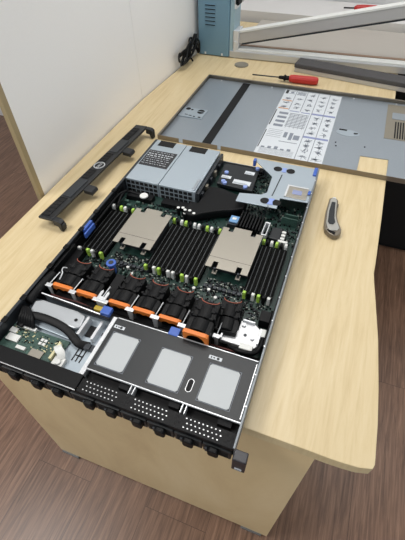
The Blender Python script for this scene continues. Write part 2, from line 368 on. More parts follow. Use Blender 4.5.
for x, y in ((0.452, 0.89), (0.455, 0.872), (0.53, 0.70+.19)):
    obj('rivet', MB().cyl(x, y, .0021, .0035, .0022, 8), DARK, lid, LO)
for x in (0.02, 0.20, 0.47, 0.60):
    obj('rivet', MB().cyl(x, Y1-.012, .0021, .0045, .003, 8), BRIGHT, lid, LO)

# ------------------------------------------------------------ utility knife
kn = thing('utility_knife', 'silver and black utility knife lying on the desk right of the server', 'knife', (0.49, 0.56, 0.75))
KO = (-0.49, -0.56, 0)
ko = [(0.4735, 0.618), (0.478, 0.623), (0.490, 0.622), (0.4935, 0.616), (0.4955, 0.590), (0.498, 0.560), (0.503, 0.542), (0.5125, 0.520), (0.5135, 0.508), (0.509, 0.497), (0.500, 0.493), (0.489, 0.498), (0.480, 0.508), (0.4755, 0.525), (0.4725, 0.57)]
obj('body', MB().prism(ko, 0.0005, 0.013), mat('knife_edge', '7d7568', 0.4, 0.5), kn, KO, bevel=0.002)
ki = [(0.4765, 0.614), (0.4795, 0.618), (0.489, 0.617), (0.4905, 0.612), (0.4925, 0.585), (0.495, 0.558), (0.500, 0.540), (0.508, 0.520), (0.505, 0.510), (0.492, 0.506), (0.484, 0.512), (0.479, 0.528), (0.4758, 0.57)]
obj('frame', MB().prism(ki, 0.0131, 0.0148), mat('knife_silver', 'b3b2ac', 0.35, 0.5), kn, KO, bevel=0.0006)
gi = [(0.4800, 0.603), (0.4885, 0.603), (0.4905, 0.575), (0.4935, 0.548), (0.4975, 0.534), (0.494, 0.526), (0.486, 0.525), (0.4815, 0.532), (0.4790, 0.57)]
obj('grip_inlay', MB().prism(gi, 0.0149, 0.0166), mat('knife_rubber', '25282b', 0.6, 0, .1, 900, .3), kn, KO, bevel=0.001)
obj('end_cap', MB().prism([(0.4835, 0.5065), (0.491, 0.500), (0.501, 0.4955), (0.502, 0.503), (0.492, 0.506)], 0.0131, 0.0150), BLACK, kn, KO)
obj('blade_guard', MB().prism([(0.4785, 0.6235), (0.489, 0.6225), (0.487, 0.630), (0.481, 0.630)], 0.003, 0.010), BRIGHT, kn, KO, bevel=.001)
obj('slider', MB().box(0.4945, 0.4965, 0.598, 0.606, 0.005, 0.010), DARK, kn, KO)

# ------------------------------------------------------------ front bezel lying on the desk
bz = thing('bezel_panel', 'long black server bezel with round logo lying along the left desk edge', 'bezel', (-0.10, 0.58, 0.75), 0)
ang = math.atan2(0.430, 0.021)
# local frame: u along the length, v across (towards the server), built directly in desk coordinates then shifted
ex = Vector((math.cos(ang), math.sin(ang), 0)); ey = Vector((math.sin(ang), -math.cos(ang), 0)); A = Vector((-0.1235, 0.325, 0))
def bzm(mb):
    mb.v = [tuple(A+ex*v[0]+ey*v[1]+Vector((0, 0, v[2]))-Vector((-0.10, 0.58, 0))) for v in mb.v]; return mb
SLP = 0.06
def barbox(mb, u0, u1, v0, v1, dz0, dz1):   # box on the sloping face: z rises with v
    s0, s1 = 0.027+v0*SLP, 0.027+v1*SLP
    return mb.add([(u0, v0, s0+dz0), (u1, v0, s0+dz0), (u1, v1, s1+dz0), (u0, v1, s1+dz0), (u0, v0, s0+dz1), (u1, v0, s0+dz1), (u1, v1, s1+dz1), (u0, v1, s1+dz1)],
                  [(3, 2, 1, 0), (4, 5, 6, 7), (0, 1, 5, 4), (1, 2, 6, 5), (2, 3, 7, 6), (3, 0, 4, 7)])
L = 0.438
fr = barbox(MB(), 0, L, 0, 0.038, -0.006, 0)
BEZ = mat('bezel_grey_black', '1b1d20', 0.45)
obj('face', bzm(fr), BEZ, bz, bevel=0.0015)
for a, b in ((0.010, 0.075), (0.160, 0.195), (0.238, 0.275), (0.355, 0.415)):
    obj('vent', bzm(barbox(MB(), a, b, 0.004, 0.024, 0.0002, 0.0008)), VOID, bz)
    n = max(3, int((b-a)/.013))
    for i in range(n+1): obj('vent_bar', bzm(barbox(MB(), a+i*(b-a)/n-.0012, a+i*(b-a)/n+.0012, 0.0035, 0.0245, 0.0009, 0.0016)), BLACKM, bz)
for a, b in ((0.082, 0.152), (0.284, 0.346)):
    obj('cover_strip', bzm(barbox(MB(), a, b, 0.006, 0.030, 0.0002, 0.0016)), DARK, bz, bevel=.0003)
for u0, u1 in ((0.0, 0.014), (L-0.014, L)):
    e = MB(); e.prism([(0.0385, 0.014), (0.0385, 0.0285), (0.054, 0.0275), (0.060, 0.023), (0.060, 0.001), (0.053, 0.001), (0.050, 0.012)], u0, u1, 'x')
    obj('end_cap', bzm(e), BEZ, bz, bevel=0.001)
obj('latch', bzm(MB().box(0.001, 0.013, 0.0604, 0.063, 0.008, 0.020)), DARK, bz, bevel=0.002)
for u in (0.118, 0.296):
    e = MB().prism([(0.0385, 0.018), (0.0385, 0.028), (0.060, 0.027), (0.064, 0.022), (0.062, 0.016)], u, u+0.024, 'x')
    obj('clip', bzm(e), BEZ, bz, bevel=0.001)
for u in (0.06, 0.36):
    obj('rear_leg', bzm(MB().box(u, u+.004, .004, .010, 0.0005, .0208)), BLACKM, bz)
tilt = math.atan(SLP)
lc = A+ex*0.218+ey*0.0190+Vector((0, 0, 0.027+0.0190*SLP+0.0004))-Vector((-0.10, 0.58, 0))
# logo badge: ring and letters in the plane of the face
def face_rot():
    n = (Vector((0, 0, 1))*math.cos(tilt)-ey*math.sin(tilt)).normalized(); x = ex; y = n.cross(x)
    return Matrix((x, y, n)).transposed().to_euler()
fe = face_rot()
rg = MB(); n = 32
for r0, r1, z0, z1 in ((0.0125, 0.0148, 0, 0.0016),):
    vs = []; 
    for i in range(n):
        c, s = math.cos(2*PI*i/n), math.sin(2*PI*i/n)
        vs += [(c*r0, s*r0, z0), (c*r1, s*r1, z0), (c*r1, s*r1, z1), (c*r0, s*r0, z1)]
    rg.add(vs, [(4*i+k, 4*((i+1) % n)+k, 4*((i+1) % n)+(k+1) % 4, 4*i+(k+1) % 4) for i in range(n) for k in range(4)])
lo = obj('logo_ring', rg, BRIGHT, bz, tuple(lc), fe)
text('logo_letters', 'DELL', 0.0105, BRIGHT, lo, (0, 0, 0.0004), (0, 0, 0), 0.0008)

# ------------------------------------------------------------ the server
sv = thing('rack_server', 'open black rack server seen with fans, heatsinks and memory slots inside', 'server', (0.217, 0.341, 0.75))
SO = (-0.217, -0.341, 0)
W, D, H = 0.434, 0.682, 0.043
def part(name, mb, m, parent=None, **k):
    return obj(name, mb, m, parent or sv, SO if parent is None else (0, 0, 0), **k)
part('base_tray', MB().box(0, W, 0.004, D, 0.0005, 0.002), DARK)
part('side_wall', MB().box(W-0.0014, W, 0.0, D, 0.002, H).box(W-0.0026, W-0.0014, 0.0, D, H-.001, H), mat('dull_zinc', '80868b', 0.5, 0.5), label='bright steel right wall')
part('dark_inner_face', MB().box(W-0.0052, W-0.003, 0.165, 0.54, 0.004, H-.003), BLACK)  # thin dark sheet over the inner face of the right wall
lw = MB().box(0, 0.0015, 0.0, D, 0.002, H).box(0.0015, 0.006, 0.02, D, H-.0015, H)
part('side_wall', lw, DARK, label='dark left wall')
part('rear_wall', MB().box(0.19, W-.002, D-.0015, D, 0.002, 0.016), ZINC)
rs = MB()
for i in range(14): rs.box(-0.004, 0.0, 0.10+.04*i, 0.118+.04*i, 0.018, 0.036)
rs.box(-0.0015, -0.0002, 0.03, 0.67, 0.010, 0.040)
part('rail', rs, BLACK)
for y in (0.06, 0.11, 0.19, 0.245, 0.30, 0.36, 0.44):
    part('rail_stud', MB().box(0.0002, 0.010, y, y+.012, H-.001, H+.0025), BLACK, bevel=.001)
for i in range(12):
    part('rim_screw', MB().cyl(W-.0022, .06+.052*i, H, H+.0012, .0012, 8), BRIGHT)

# front: strip, perforated drive front, drives
part('control_strip', MB().box(0.0, 0.186, -0.001, 0.024, 0.030, 0.0415), BLACK, bevel=0.001)
part('strip_edge', MB().box(0.0, 0.186, -0.0022, -0.0010, 0.0400, 0.0412), SILVER)
pf = part('drive_front', MB().box(0.186, 0.432, -0.001, 0.021, 0.028, 0.0385), BLACK, bevel=0.0008)
for a in (0.196, 0.277, 0.358):
    ph = MB()
    for r, y in enumerate((0.004, 0.0105, 0.017)):
        for i in range(9):
            x = a+0.0062*i+(0.003 if r % 2 else 0)
            ph.prism([(x+.0012*math.cos(k*PI/4), y+.0009*math.sin(k*PI/4)) for k in range(8)], 0.0386, 0.0389)
    part('perforation_glint', ph, SILVER, pf)  # holes drawn as pale dots, reflected light put into their colour
for a in (0.188, 0.262, 0.343, 0.417):
    pv = MB()
    for i in range(3): pv.box(a+.001+.004*i, a+.0035+.004*i, .004+.004*i, .007+.004*i, .0386, .0389)
    pv.box(a, a+.003, .014, .018, .0386, .0389)
    part('square_hole', pv, VOID, pf)
part('recess', MB().box(0.186, 0.432, 0.0212, 0.036, 0.020, 0.026), VOID)
for x in (0.262, 0.268, 0.345, 0.351):
    part('divider', MB().box(x, x+.0013, 0.0212, 0.0345, 0.026, 0.040), BRIGHT)
for x0, x1 in ((0.243, 0.259), (0.325, 0.341), (0.400, 0.420)):
    part('recess_vent', MB().box(x0, x1, 0.026, 0.034, 0.026, 0.036), BLACKM)
# drive carriers across the front
dx = [0.028, 0.073, 0.116, 0.154, 0.210, 0.247, 0.290, 0.326, 0.369, 0.406]
for i, x in enumerate(dx):
    x0 = 0.003+i*0.0429
    dc = part('drive_blank', MB().box(x0, x0+.0415, -0.0035, 0.02, 0.002, 0.028), CARBON, bevel=.001)
    v = MB()
    for k in range(5): v.box(x0+.004, x0+.037, -.0040, -.0036, .005+.004*k, .007+.004*k)
    part('vent', v, VOID, dc)
    part('release_latch', MB().prism([(x-.006, .011), (x+.006, .011), (x+.008, .015), (x+.008, .027), (x+.005, .031), (x-.005, .031), (x-.008, .027), (x-.008, .015)], -.0115, -.0045, 'y'), BLACK, dc, bevel=.0015)
    part('release_button', MB().box(x-.013, x-.009, -.007, -.004, .010, .022), DARK, dc, bevel=.0006)
er = part('mounting_ear', MB().box(W+.0004, W+.0195, -0.014, 0.001, 0.002, 0.043), mat('ear_black', '26262c', 0.4), bevel=0.0015)
part('badge', MB().box(W+.005, W+.015, -0.0148, -0.0141, 0.008, 0.014), PAPER, er)
part('badge_mark', MB().box(W+.0065, W+.0135, -.0151, -.0149, .0100, .0120), INK, er)
part('mounting_ear', MB().box(-0.0195, -.0004, -0.014, 0.001, 0.002, 0.043), BLACK, bevel=0.0015)

# drive bay cover plate
dc = part('drive_bay_cover', MB().box(0.184, 0.4315, 0.036, 0.134, 0.040, 0.0418), CARBON, bevel=0.0004)
part('cover_rim', MB().box(0.184, 0.4315, 0.0345, 0.0358, 0.038, 0.0425).box(0.1825, 0.1838, 0.036, 0.134, 0.038, 0.0424).box(.186, .43, .1345, .1358, .038, .0425).box(.4285, .4298, .04, .13, .0419, .0424), BRIGHT, dc)
for a, b in ((0.193, 0.2395), (0.281, 0.3305), (0.362, 0.410)):
    part('thermal_pad', MB().prism([(a+.003, .046), (b-.003, .046), (b, .049), (b, .1045), (b-.003, .1075), (a+.003, .1075), (a, .1045), (a, .049)], 0.0419, 0.0427), PAD, dc, bevel=.0003)
    part('pad_outline', MB().box(a-.001, b+.001, .0448, .0454, .0419, .0422).box(a-.001, b+.001, .1081, .1087, .0419, .0422).box(a-.0016, a-.001, .0448, .1087, .0419, .0422).box(b+.001, b+.0016, .0448, .1087, .0419, .0422), INK, dc)
for a, b in ((0.187, 0.206), (0.355, 0.376)):
    s = part('sticker', MB().box(a, b, .1155, .1215, .0419, .0422), PAPER, dc)
    part('arrow_mark', MB().cyl(b-.006, .1185, .0423, .0425, .0024, 10).box(a+.003, a+.005, .117, .120, .0423, .0425).box(a+.007, a+.010, .1175, .1195, .0423, .0425), INKD, s)
ovl = [(0.3445+.0048*math.cos(a*PI/12), 0.063+(.0060 if math.sin(a*PI/12) > 0 else -.0060)+.0048*math.sin(a*PI/12)) for a in range(24)]
ovi = [(0.3445+.0040*math.cos(a*PI/12), 0.063+(.0060 if math.sin(a*PI/12) > 0 else -.0060)+.0040*math.sin(a*PI/12)) for a in range(24)]
part('slot_ring', MB().prism(ovl, .0419, .0423), BRIGHT, dc); part('slot', MB().prism(ovi, .0424, .0426), VOID, dc)
part('bay_body', MB().box(0.186, 0.430, 0.0365, 0.133, 0.003, 0.0395), BLACKM)

# left front bay
part('bay_floor', MB().box(0.002, 0.182, 0.025, 0.140, 0.0025, 0.012), ZINCP)
part('bay_wall', MB().box(0.174, 0.182, 0.026, 0.138, 0.0121, 0.036), BRIGHT)
cp_ = part('control_board', MB().box(0.004, 0.118, 0.0265, 0.078, 0.0135, 0.0155), PCBL)
part('ribbon_connector', MB().box(0.012, 0.052, 0.073, 0.0795, 0.0156, 0.021), WHITE, cp_, bevel=.0004)
part('tan_chip', MB().box(0.066, 0.090, 0.031, 0.045, 0.0156, 0.018), HSINK, cp_)
part('board_connector', MB().box(0.106, 0.1105, 0.036, 0.068, 0.0156, 0.024), CREAM, cp_)
part('white_socket', MB().box(0.010, 0.034, 0.045, 0.058, 0.0156, 0.019), WHITE, cp_)
part('white_socket', MB().box(0.038, 0.056, 0.036, 0.042, 0.0156, 0.019), WHITE, cp_)
part('white_socket', MB().box(0.006, 0.020, 0.060, 0.070, 0.0156, 0.018), WHITE, cp_)
q = MB(); qd = MB(); rr = random.Random(5)
for i in range(110):
    x, y = rr.uniform(.006, .102), rr.uniform(.045, .072)
    a = rr.uniform(.001, .0026); (q if i % 2 else qd).box(x, x+a, y, y+a*.8, .0156, .017)
part('dark_components', qd, BLACK, cp_)['kind'] = 'stuff'
sc_ = part('small_components', q, CREAM, cp_); sc_['kind'] = 'stuff'
part('white_component', MB().box(.070, .075, .062, .067, .0156, .018).box(.077, .082, .062, .067, .0156, .018).box(.070, .075, .055, .060, .0156, .018).box(.077, .082, .055, .060, .0156, .018), WHITE, cp_)
pp = part('bay_plate', MB().prism([(0.008, 0.086), (0.125, 0.080), (0.128, 0.126), (0.02, 0.132), (0.008, 0.125)], 0.0165, 0.019), ZINCP, bevel=.001)
part('upper_plate', MB().prism([(0.022, 0.103), (0.030, 0.098), (0.118, 0.098), (0.126, 0.104), (0.122, 0.126), (0.104, 0.131), (0.03, 0.131), (0.018, 0.125)], 0.022, 0.029), mat('satin_steel', 'b9bec2', 0.4, 0.35), bevel=.002, label='folded bright grey steel cover')
part('plate_hole', MB().cyl(0.1115, 0.113, .0292, .0296, .0032, 12), VOID)
part('square_opening', MB().box(.133, .150, .098, .120, .0122, .0140), VOID)
part('bay_block', MB().box(.126, .131, .09, .128, .0125, .028), BRIGHT)
part('bay_block', MB().box(.152, .157, .09, .128, .0125, .026), BRIGHT)
sl_ = MB()
for i in range(3): sl_.box(.137+.007*i, .139+.007*i, .050, .075, .0122, .0128)
sl_.box(.137, .153, .06, .062, .0122, .0128)
part('grille_slots', sl_, VOID)
part('small_slot', MB().box(.160, .162, .108, .114, .0122, .0128), VOID)
part('small_slot', MB().box(.163, .166, .098, .102, .0122, .0128), VOID)
part('white_flex_cable', MB().tube(smooth_path([(.106, .062, .022), (.114, .055, .028), (.122, .050, .026), (.126, .042, .021)]), .0065, 8, .15), WHITE)
part('white_bracket', MB().box(.113, .133, .029, .046, .0122, .0205).cyl(.124, .036, .0205, .024, .005), WHITE, bevel=.001)
part('ribbon_cable', MB().tube(smooth_path([(.020, .072, .022), (.022, .085, .026), (.030, .094, .030), (.055, .097, .031), (.088, .095, .030), (.110, .090, .027), (.125, .083, .023), (.138, .078, .020), (.155, .081, .016)]), .0075, 10, .25), BLACK, smooth=True)
bb = MB()
for k in range(6): bb.tube(smooth_path([(.016+.006*k, .077, .022), (.016+.005*k, .086, .031), (.012+.004*k, .096, .032), (.006+.002*k, .107, .031)]), .0034, 6)
part('cable_bundle', bb, BLACK, smooth=True)
part('sleeve', MB().tube(smooth_path([(.008, .118, .030), (.008, .14, .031), (.011, .165, .032), (.012, .19, .030)]), .0085, 12), BLACKM, smooth=True)
for i in range(2):
    part('connector_shell', MB().box(.148+.012*i, .158+.012*i, .073, .084, .0125, .02), DARK)

# middle bar and wires
part('middle_bar', MB().box(0.03, 0.43, 0.1385, 0.1400, 0.012, 0.030), DARK)
part('black_channel', MB().box(0.022, 0.43, 0.142, 0.158, 0.003, 0.012), BLACKM)
wr = MB(); rr = random.Random(9)
for k in range(6): wr.tube(smooth_path([(.02, .148+.001*k, .016), (.09, .146+.0012*k, .020+rr.uniform(-.002, .002)), (.18, .147+.001*k, .018), (.27, .150-.001*k, .021), (.35, .148, .017+.001*k), (.42, .15, .02)]), .0018, 6)
part('black_wires', wr, BLACK, smooth=True)
part('red_wires', MB().tube(smooth_path([(.03, .152, .021), (.06, .149, .025), (.09, .152, .022), (.12, .149, .021)]), .0014, 6).tube(smooth_path([(.34, .151, .021), (.37, .149, .025), (.41, .152, .022)]), .0014, 6), REDW, smooth=True)
part('yellow_plug', MB().box(.128, .150, .143, .153, .020, .032), YEL, bevel=.002)
for x in (.158, .286):
    part('blue_clip', MB().box(x-.009, x+.009, .134, .150, .034, .043).box(x-.011, x+.006, .133, .137, .026, .036), BLUE, bevel=.0015)
part('bright_rod', MB().tube([(.022, .1415, .033), (.09, .1375, .036), (.150, .133, .038)], .0014, 8), BRIGHT)
part('black_rod', MB().tube([(.05, .137, .035), (.125, .132, .036), (.17, .130, .037)], .0022, 8), BLACK)

# motherboard
mbd = part('motherboard', MB().box(0.004, 0.4285, 0.160, 0.675, 0.004, 0.006), PCB)
q = MB(); q2 = MB(); q3 = MB(); rr = random.Random(21)
def scatter(n, x0, x1, y0, y1):
    for i in range(n):
        x, y = rr.uniform(x0, x1), rr.uniform(y0, y1); a = rr.uniform(.0012, .0045); b = rr.uniform(.001, .003)
        (q if rr.random() < .55 else q2 if rr.random() < .6 else q3).box(x, x+a, y, y+b, .0061, .0061+rr.uniform(.001, .005))
scatter(620, .030, .425, .232, .270); scatter(180, .165, .42, .425, .48); scatter(420, .30, .425, .43, .56); scatter(160, .29, .345, .56, .67); scatter(200, .080, .160, .266, .300); scatter(200, .285, .362, .268, .298); scatter(120, .015, .16, .425, .47); scatter(60, .08, .16, .43, .48); scatter(60, .27, .34, .52, .6); scatter(50, .385, .425, .21, .26)
for m_, qq, nm in ((BLACK, q, 'black_components'), (DARK, q2, 'grey_components'), (mat('pale_component', '9aa098', 0.4, 0.3), q3, 'pale_components')):
    o = part(nm, qq, m_, mbd); o['kind'] = 'stuff'
for (x, y) in ((.272, .262), (.318, .254), (.352, .245), (.128, .268), (.143, .255), (.30, .268)):
    part('standoff', MB().cyl(x, y, .0061, .012, .0032, 10), WHITE, mbd)
for i in range(9):
    part('choke', MB().box(.088+.0095*i, .095+.0095*i, .270, .277, .0061, .013), DARK, mbd, bevel=.0006)
for i in range(8):
    part('choke', MB().box(.287+.0095*i, .294+.0095*i, .272, .279, .0061, .013), DARK, mbd, bevel=.0006)
for i in range(8):
    part('vertical_chip', MB().box(.10+.010*i, .1012+.010*i, .240, .256, .0061, .016), PCBL, mbd)
# memory slots
def slot(x, col):
    s = part('memory_slot', MB().box(x-.0036, x-.0007, .281, .413, .0061, .0165).box(x+.0007, x+.0036, .281, .413, .0061, .0165).box(x-.0036, x+.0036, .281, .284, .0061, .018).box(x-.0036, x+.0036, .410, .413, .0061, .018))if False else part('memory_slot', MB().box(x-.0043, x+.0043, .281, .413, .0061, .0165), SLOTM)
    part('contact_row', MB().box(x-.0004, x+.0004, .284, .410, .0166, .0169), mat_line, s)
    for y, sg in ((.2745, -1), (.4165, 1)):
        part('slot_latch', MB().box(x-.0031, x+.0031, y-.0032, y+.0032, .0061, .0245).box(x-.0028, x+.0028, y-.0032+sg*.001, y+.0032+sg*.0015, .019, .0265), {'w': WHITE, 'g': GREEN, 'b': BLACK}[col], s, bevel=.0009)
mat_line = mat('contact_grey', '565a5c', 0.5, 0.3)
cen = 'gbwgbwwbgwbg'
for i, c in enumerate('wbgwbg'): slot(.015+.0100*i, c)
cx_ = [.166, .175, .184, .194, .204, .214, .224, .233, .243, .253, .262, .2715]
for x, c in zip(cx_, cen): slot(x, c)
for x, c in zip([.3675, .3755, .384, .3945, .404, .4135], 'gbwgbw'): slot(x, c)

# heatsinks
def heatsink(x0, x1, y0, y1):
    t0, t1 = .0330, .0350
    nw, nd = .010, .016
    xa, xb = x0+.013, x1-.024
    pts = [(x0, y0), (xa, y0), (xa, y0+nd), (xa+nw, y0+nd), (xa+nw, y0), (xb, y0), (xb, y0+nd), (xb+nw, y0+nd), (xb+nw, y0), (x1, y0),
           (x1, y1-.006), (xb+nw, y1-.006), (xb+nw, y1-nd), (xb, y1-nd), (xb, y1), (xa+nw, y1), (xa+nw, y1-nd), (xa, y1-nd), (xa, y1-.006), (x0, y1-.006)]
    hs = part('heatsink', MB().prism(pts, t0, t1), HSINK, bevel=.0004)
    f = MB(); n = 26
    for i in range(n):
        x = x0+.003+(x1-x0-.006)*i/(n-1); f.box(x-.0005, x+.0005, y0+.018, y1-.018, .012, t0)
    f.box(x0+.002, x1-.002, y0+.018, y1-.018, .0062, .012)
    part('fins', f, DARK, hs)  # dark tone puts the shadow under the top plate into the fins
    part('crease', MB().box(x0, x1, y0+.027, y0+.0276, t1, t1+.0002), DARK, hs)
    for x in (xa+nw/2, xb+nw/2):
        for y, sg in ((y0+.006, -1), (y1-.006, 1)):
            part('spring_screw', MB().cyl(x, y, .0185, .027, .0028, 10).cyl(x, y, .0062, .0158, .0018, 8), DARK, hs)
            part('screw_tab', MB().box(x-.0045, x+.0045, y-.007, y+.004, .0160, .0182), HSINK, hs, bevel=.0005)
heatsink(.077, .162, .305, .422)
heatsink(.279, .3635, .304, .426)

# fans
def fan(full=False):
    r = obj('fan_module', MB(), BLACK, None)
    body = MB()
    arc = [(0.0155*math.cos(a), 0.0755-0.0075*math.sin(a)) for a in [PI*i/10 for i in range(11)]]
    body.prism([(-.019, .006), (.019, .006), (.0205, .010), (.0205, .030), (.0175, .034), (-.0175, .034), (-.0205, .030), (-.0205, .010)], .003, .036)
    body.prism([(-.0165, .0341), (.0165, .0341), (.0175, .040), (.0185, .046), (.0185, .072)]+[(.0165, .0755)]+arc[1:-1]+[(-.0165, .0755), (-.0185, .072), (-.0185, .046), (-.0175, .040)], .003, .0345)
    body.prism([(.0135*math.cos(a), .0335+.0085*math.sin(a)) for a in [PI*i/10 for i in range(11)]], .0085, .032, 'y')
    body.prism([(.0115*math.cos(a), .0335+.0065*math.sin(a)) for a in [PI*i/10 for i in range(11)]], .036, .062, 'y')
    for sx in (-1, 1): body.box(sx*.0185-.0025, sx*.0185+.0025, .036, .041, .02, .0405)
    me = bpy.data.meshes.new('fan_module'); me.from_pydata(body.v, [], body.f)
    bm = bmesh.new(); bm.from_mesh(me); bmesh.ops.recalc_face_normals(bm, faces=bm.faces); bm.to_mesh(me); bm.free(); me.materials.append(BLACK)
    r.data = me; b = r.modifiers.new('bevel', 'BEVEL'); b.width = .001; b.segments = 2; b.limit_method = 'ANGLE'
    fr = [(-.0205, .003), (-.0205, .0395), (.0205, .0395), (.0205, .003), (.0175, .003), (.0175, .020)]
    fr += [(.0155*math.cos(a), .019+.0165*math.sin(a)) for a in [PI*i/14 for i in range(15)]] + [(-.0175, .020), (-.0175, .003)]
    wv = [(-.0205, .0395), (-.0205, .028), (-.016, .0255), (-.011, .0305), (-.006, .0315), (0, .0285), (.006, .0315), (.011, .0305), (.016, .0255), (.0205, .028), (.0205, .0395)]
    if full: wv = fr
    obj('orange_handle', MB().prism(wv, -.001, .0060, 'y').prism([(-.0205, .0395), (-.017, .0415), (.017, .0415), (.0205, .0395)], -.002, .0055, 'y'), ORANGE, r, bevel=.0006)
    bl = MB()
    for i in range(7):
        a = 2*PI*i/7; c, s = math.cos(a), math.sin(a)
        p = [(.004, -.002), (.015, -.005), (.016, .003), (.004, .003)]
        bl.prism([(u*c-v*s, .018+u*s+v*c) for u, v in p], .0056, .0062, 'y')
    obj('blades', bl, BLACKM, r)
    obj('coral_rim', MB().tube([(x, y-.0004, .0352) for x, y in arc], .0007, 6), CORAL, r, smooth=True)
    obj('top_grip', MB().box(-.017, -.010, .0345, .038, .0345, .0395).box(.010, .017, .0345, .038, .0345, .0395).box(-.016, -.008, .050, .060, .0345, .0375).box(.008, .016, .050, .060, .0345, .0375).box(-.0195, -.014, .052, .056, .0345, .0385).box(.014, .0195, .052, .056, .0345, .0385), BLACKM, r, bevel=.0008)
    obj('fan_wire', MB().tube(smooth_path([(.0, .034, .0395), (.005, .045, .037), (.004, .06, .0365), (.010, .066, .037)]), .0011, 6), BLACK, r, smooth=True)
    return r
part('fan_tray', MB().box(.029, .378, .160, .243, .0062, .010), BLACKM)  # dark sheet laid under the fans so the gaps between them look dark
f0 = fan(); f0.parent = sv
fx = [.053, .103, .170, .217, .267]
for i, x in enumerate(fx):
    loc = (x-.217, .162-.341, 0)
    if i == 0: f0.location = loc
    else: copy_part(f0, sv, loc)
f6 = fan(True); f6.parent = sv; f6.location = (.3245-.217, .1372-.341, .0215); f6.scale = (1.04, 1.0, 1.0); f6['label'] = 'loosened fan pulled forward out of the row'
f7 = copy_part(f0, sv, (.3615-.217, .168-.341, .0), (0, 0, .08)); f7['label'] = 'rightmost fan without orange handle'
for ch in list(f7.children):
    if ch.name.startswith('orange_handle'): bpy.data.objects.remove(ch)
def bracket(x, w_, y=.1575):
    part('fan_bracket', MB().box(x-w_/2, x+w_/2, y-.003, y+.0045, .0395, .0412).prism([(x-w_/3, .0395), (x+w_/3, .0395), (x+w_/5, .006), (x-w_/5, .006)], y-.001, y+.001, 'y'), BRIGHT, bevel=.0004)
    part('bracket_rod', MB().tube([(x, y+.004, .0405), (x+.001, y+.034, .040), (x, y+.036, .034)], .0009, 6), BRIGHT)
for x, w_ in ((.028, .012), (.078, .013), (.136, .030), (.194, .016), (.242, .016), (.292, .014), (.353, .012)): bracket(x, w_)
part('fork', MB().prism([(.128, .158), (.128, .176), (.131, .180), (.133, .176), (.133, .166), (.140, .166), (.140, .176), (.142, .180), (.145, .176), (.145, .158)], .0413, .0425), BRIGHT)
part('fan_gap_block', MB().box(.128, .146, .166, .232, .004, .030), BLACKM, bevel=.001)
part('wire_hook', MB().tube(smooth_path([(.036, .178, .036), (.034, .192, .039), (.030, .197, .040), (.028, .204, .039), (.033, .208, .036)]), .0012, 6), BRIGHT)
part('left_duct', MB().box(.0065, .028, .165, .270, .004, .022).box(.0065, .012, .165, .27, .022, .037), BLACK, bevel=.001)
kb = part('blue_knob', MB().cyl(.1055, .249, .0061, .031, .0068, 18).cyl(.1055, .249, .031, .036, .0098, 18), BLUE, bevel=.001)
part('knob_socket', MB().cyl(.1055, .249, .0361, .0364, .0050, 14), DARK, kb)
bq = part('blue_latch', MB().box(.0065, .0125, .306, .338, .030, .0440), BLUE, bevel=.001)
part('blue_tab', MB().box(.0145, .0185, .298, .335, .028, .040), BLUE, bevel=.001)
part('left_inner_wall', MB().box(.0062, .0078, .275, .48, .004, .034), BLACK)

# right front silver plate
rp = part('backplane_bracket', MB().prism([(.357, .163), (.414, .163), (.420, .171), (.420, .2015), (.405, .2120), (.381, .2120), (.381, .190), (.360, .180)], .016, .0250), SILVER, bevel=.001)
part('bracket_lug', MB().cyl(.388, .203, .0251, .029, .0035, 10), BRIGHT, rp)
part('bracket_lug', MB().cyl(.408, .182, .0251, .029, .0035, 10), BRIGHT, rp)
for a, b, c_, d in ((.357, .360, .164, .180), (.417, .420, .172, .201), (.384, .405, .2095, .212)):
    part('bracket_edge', MB().box(a, b, c_, d, .0251, .031), BRIGHT, rp)
part('bracket_bore', MB().cyl(.395, .185, .0251, .0254, .003, 10), DARK, rp)
part('bracket_tab', MB().box(.392, .414, .156, .167, .026, .030), WHITE, rp, bevel=.001)
part('wire_loom', MB().tube(smooth_path([(.375, .158, .022), (.395, .150, .030), (.415, .153, .030), (.424, .165, .028), (.425, .19, .026)]), .004, 8), BLACK, smooth=True)
part('black_block', MB().box(.408, .427, .222, .245, .0061, .026), BLACK, bevel=.001)
part('white_clip', MB().box(.416, .427, .188, .204, .026, .030), WHITE, bevel=.001)

# power supplies
for i, (a, b) in enumerate(((.0035, .0900), (.0918, .1830))):
    ps = part('power_supply', MB().box(a, b, .500, .681, .0025, .0425), ZINCP, bevel=.0006, label=('left power supply with black rating label', 'right power supply with plain grey top')[i])
    gr = MB()
    for r in range(3):
        for k in range(7): gr.box(a+.004+.0117*k, a+.0130+.0117*k, .4992, .5001, .0065+.0118*r, .0145+.0118*r)
    part('grille_opening', gr, VOID, ps)
    part('top_opening', MB().box(a+.014, a+.058, .655, .6805, .0426, .0430), VOID, ps)
    if i == 0:
        lb = part('rating_label', MB().box(.008, .0845, .562, .632, .0426, .0429), INKD, ps)
        g = MB(); rr = random.Random(4)
        for r in range(7):
            x = .012
            while x < .076:
                l = rr.uniform(.002, .008); l = min(l, .080-x)
                hh = .0013 if r not in (1, 2) else .0030
                g.box(x, x+l, .626-.0088*r-hh, .626-.0088*r, .0430, .0431); x += l+rr.uniform(.002, .004)
        part('label_print', g, PAPER, lb)
    else:
        part('release_tab', MB().box(b-.010, b-.003, .506, .548, .0426, .0446), ZINC, ps, bevel=.0006)
for x in (.062, .158):
    pass
part('white_plug', MB().cyl(.064, .474, .020, .024, .010, 16), WHITE, bevel=.001)
part('plug_stem', MB().cyl(.064, .474, .0061, .0198, .007, 14), BLACK)
part('supply_divider', MB().box(.1865, .1925, .500, .676, .004, .040), DARK)
for k, y in enumerate((.51, .54, .57, .60, .63)):
    part('divider_tab', MB().box(.193, .198, y, y+.010, .020, .034), TANM if k % 2 else DARK)
part('supply_connector', MB().box(.02, .085, .468, .488, .0061, .018), BLACK)
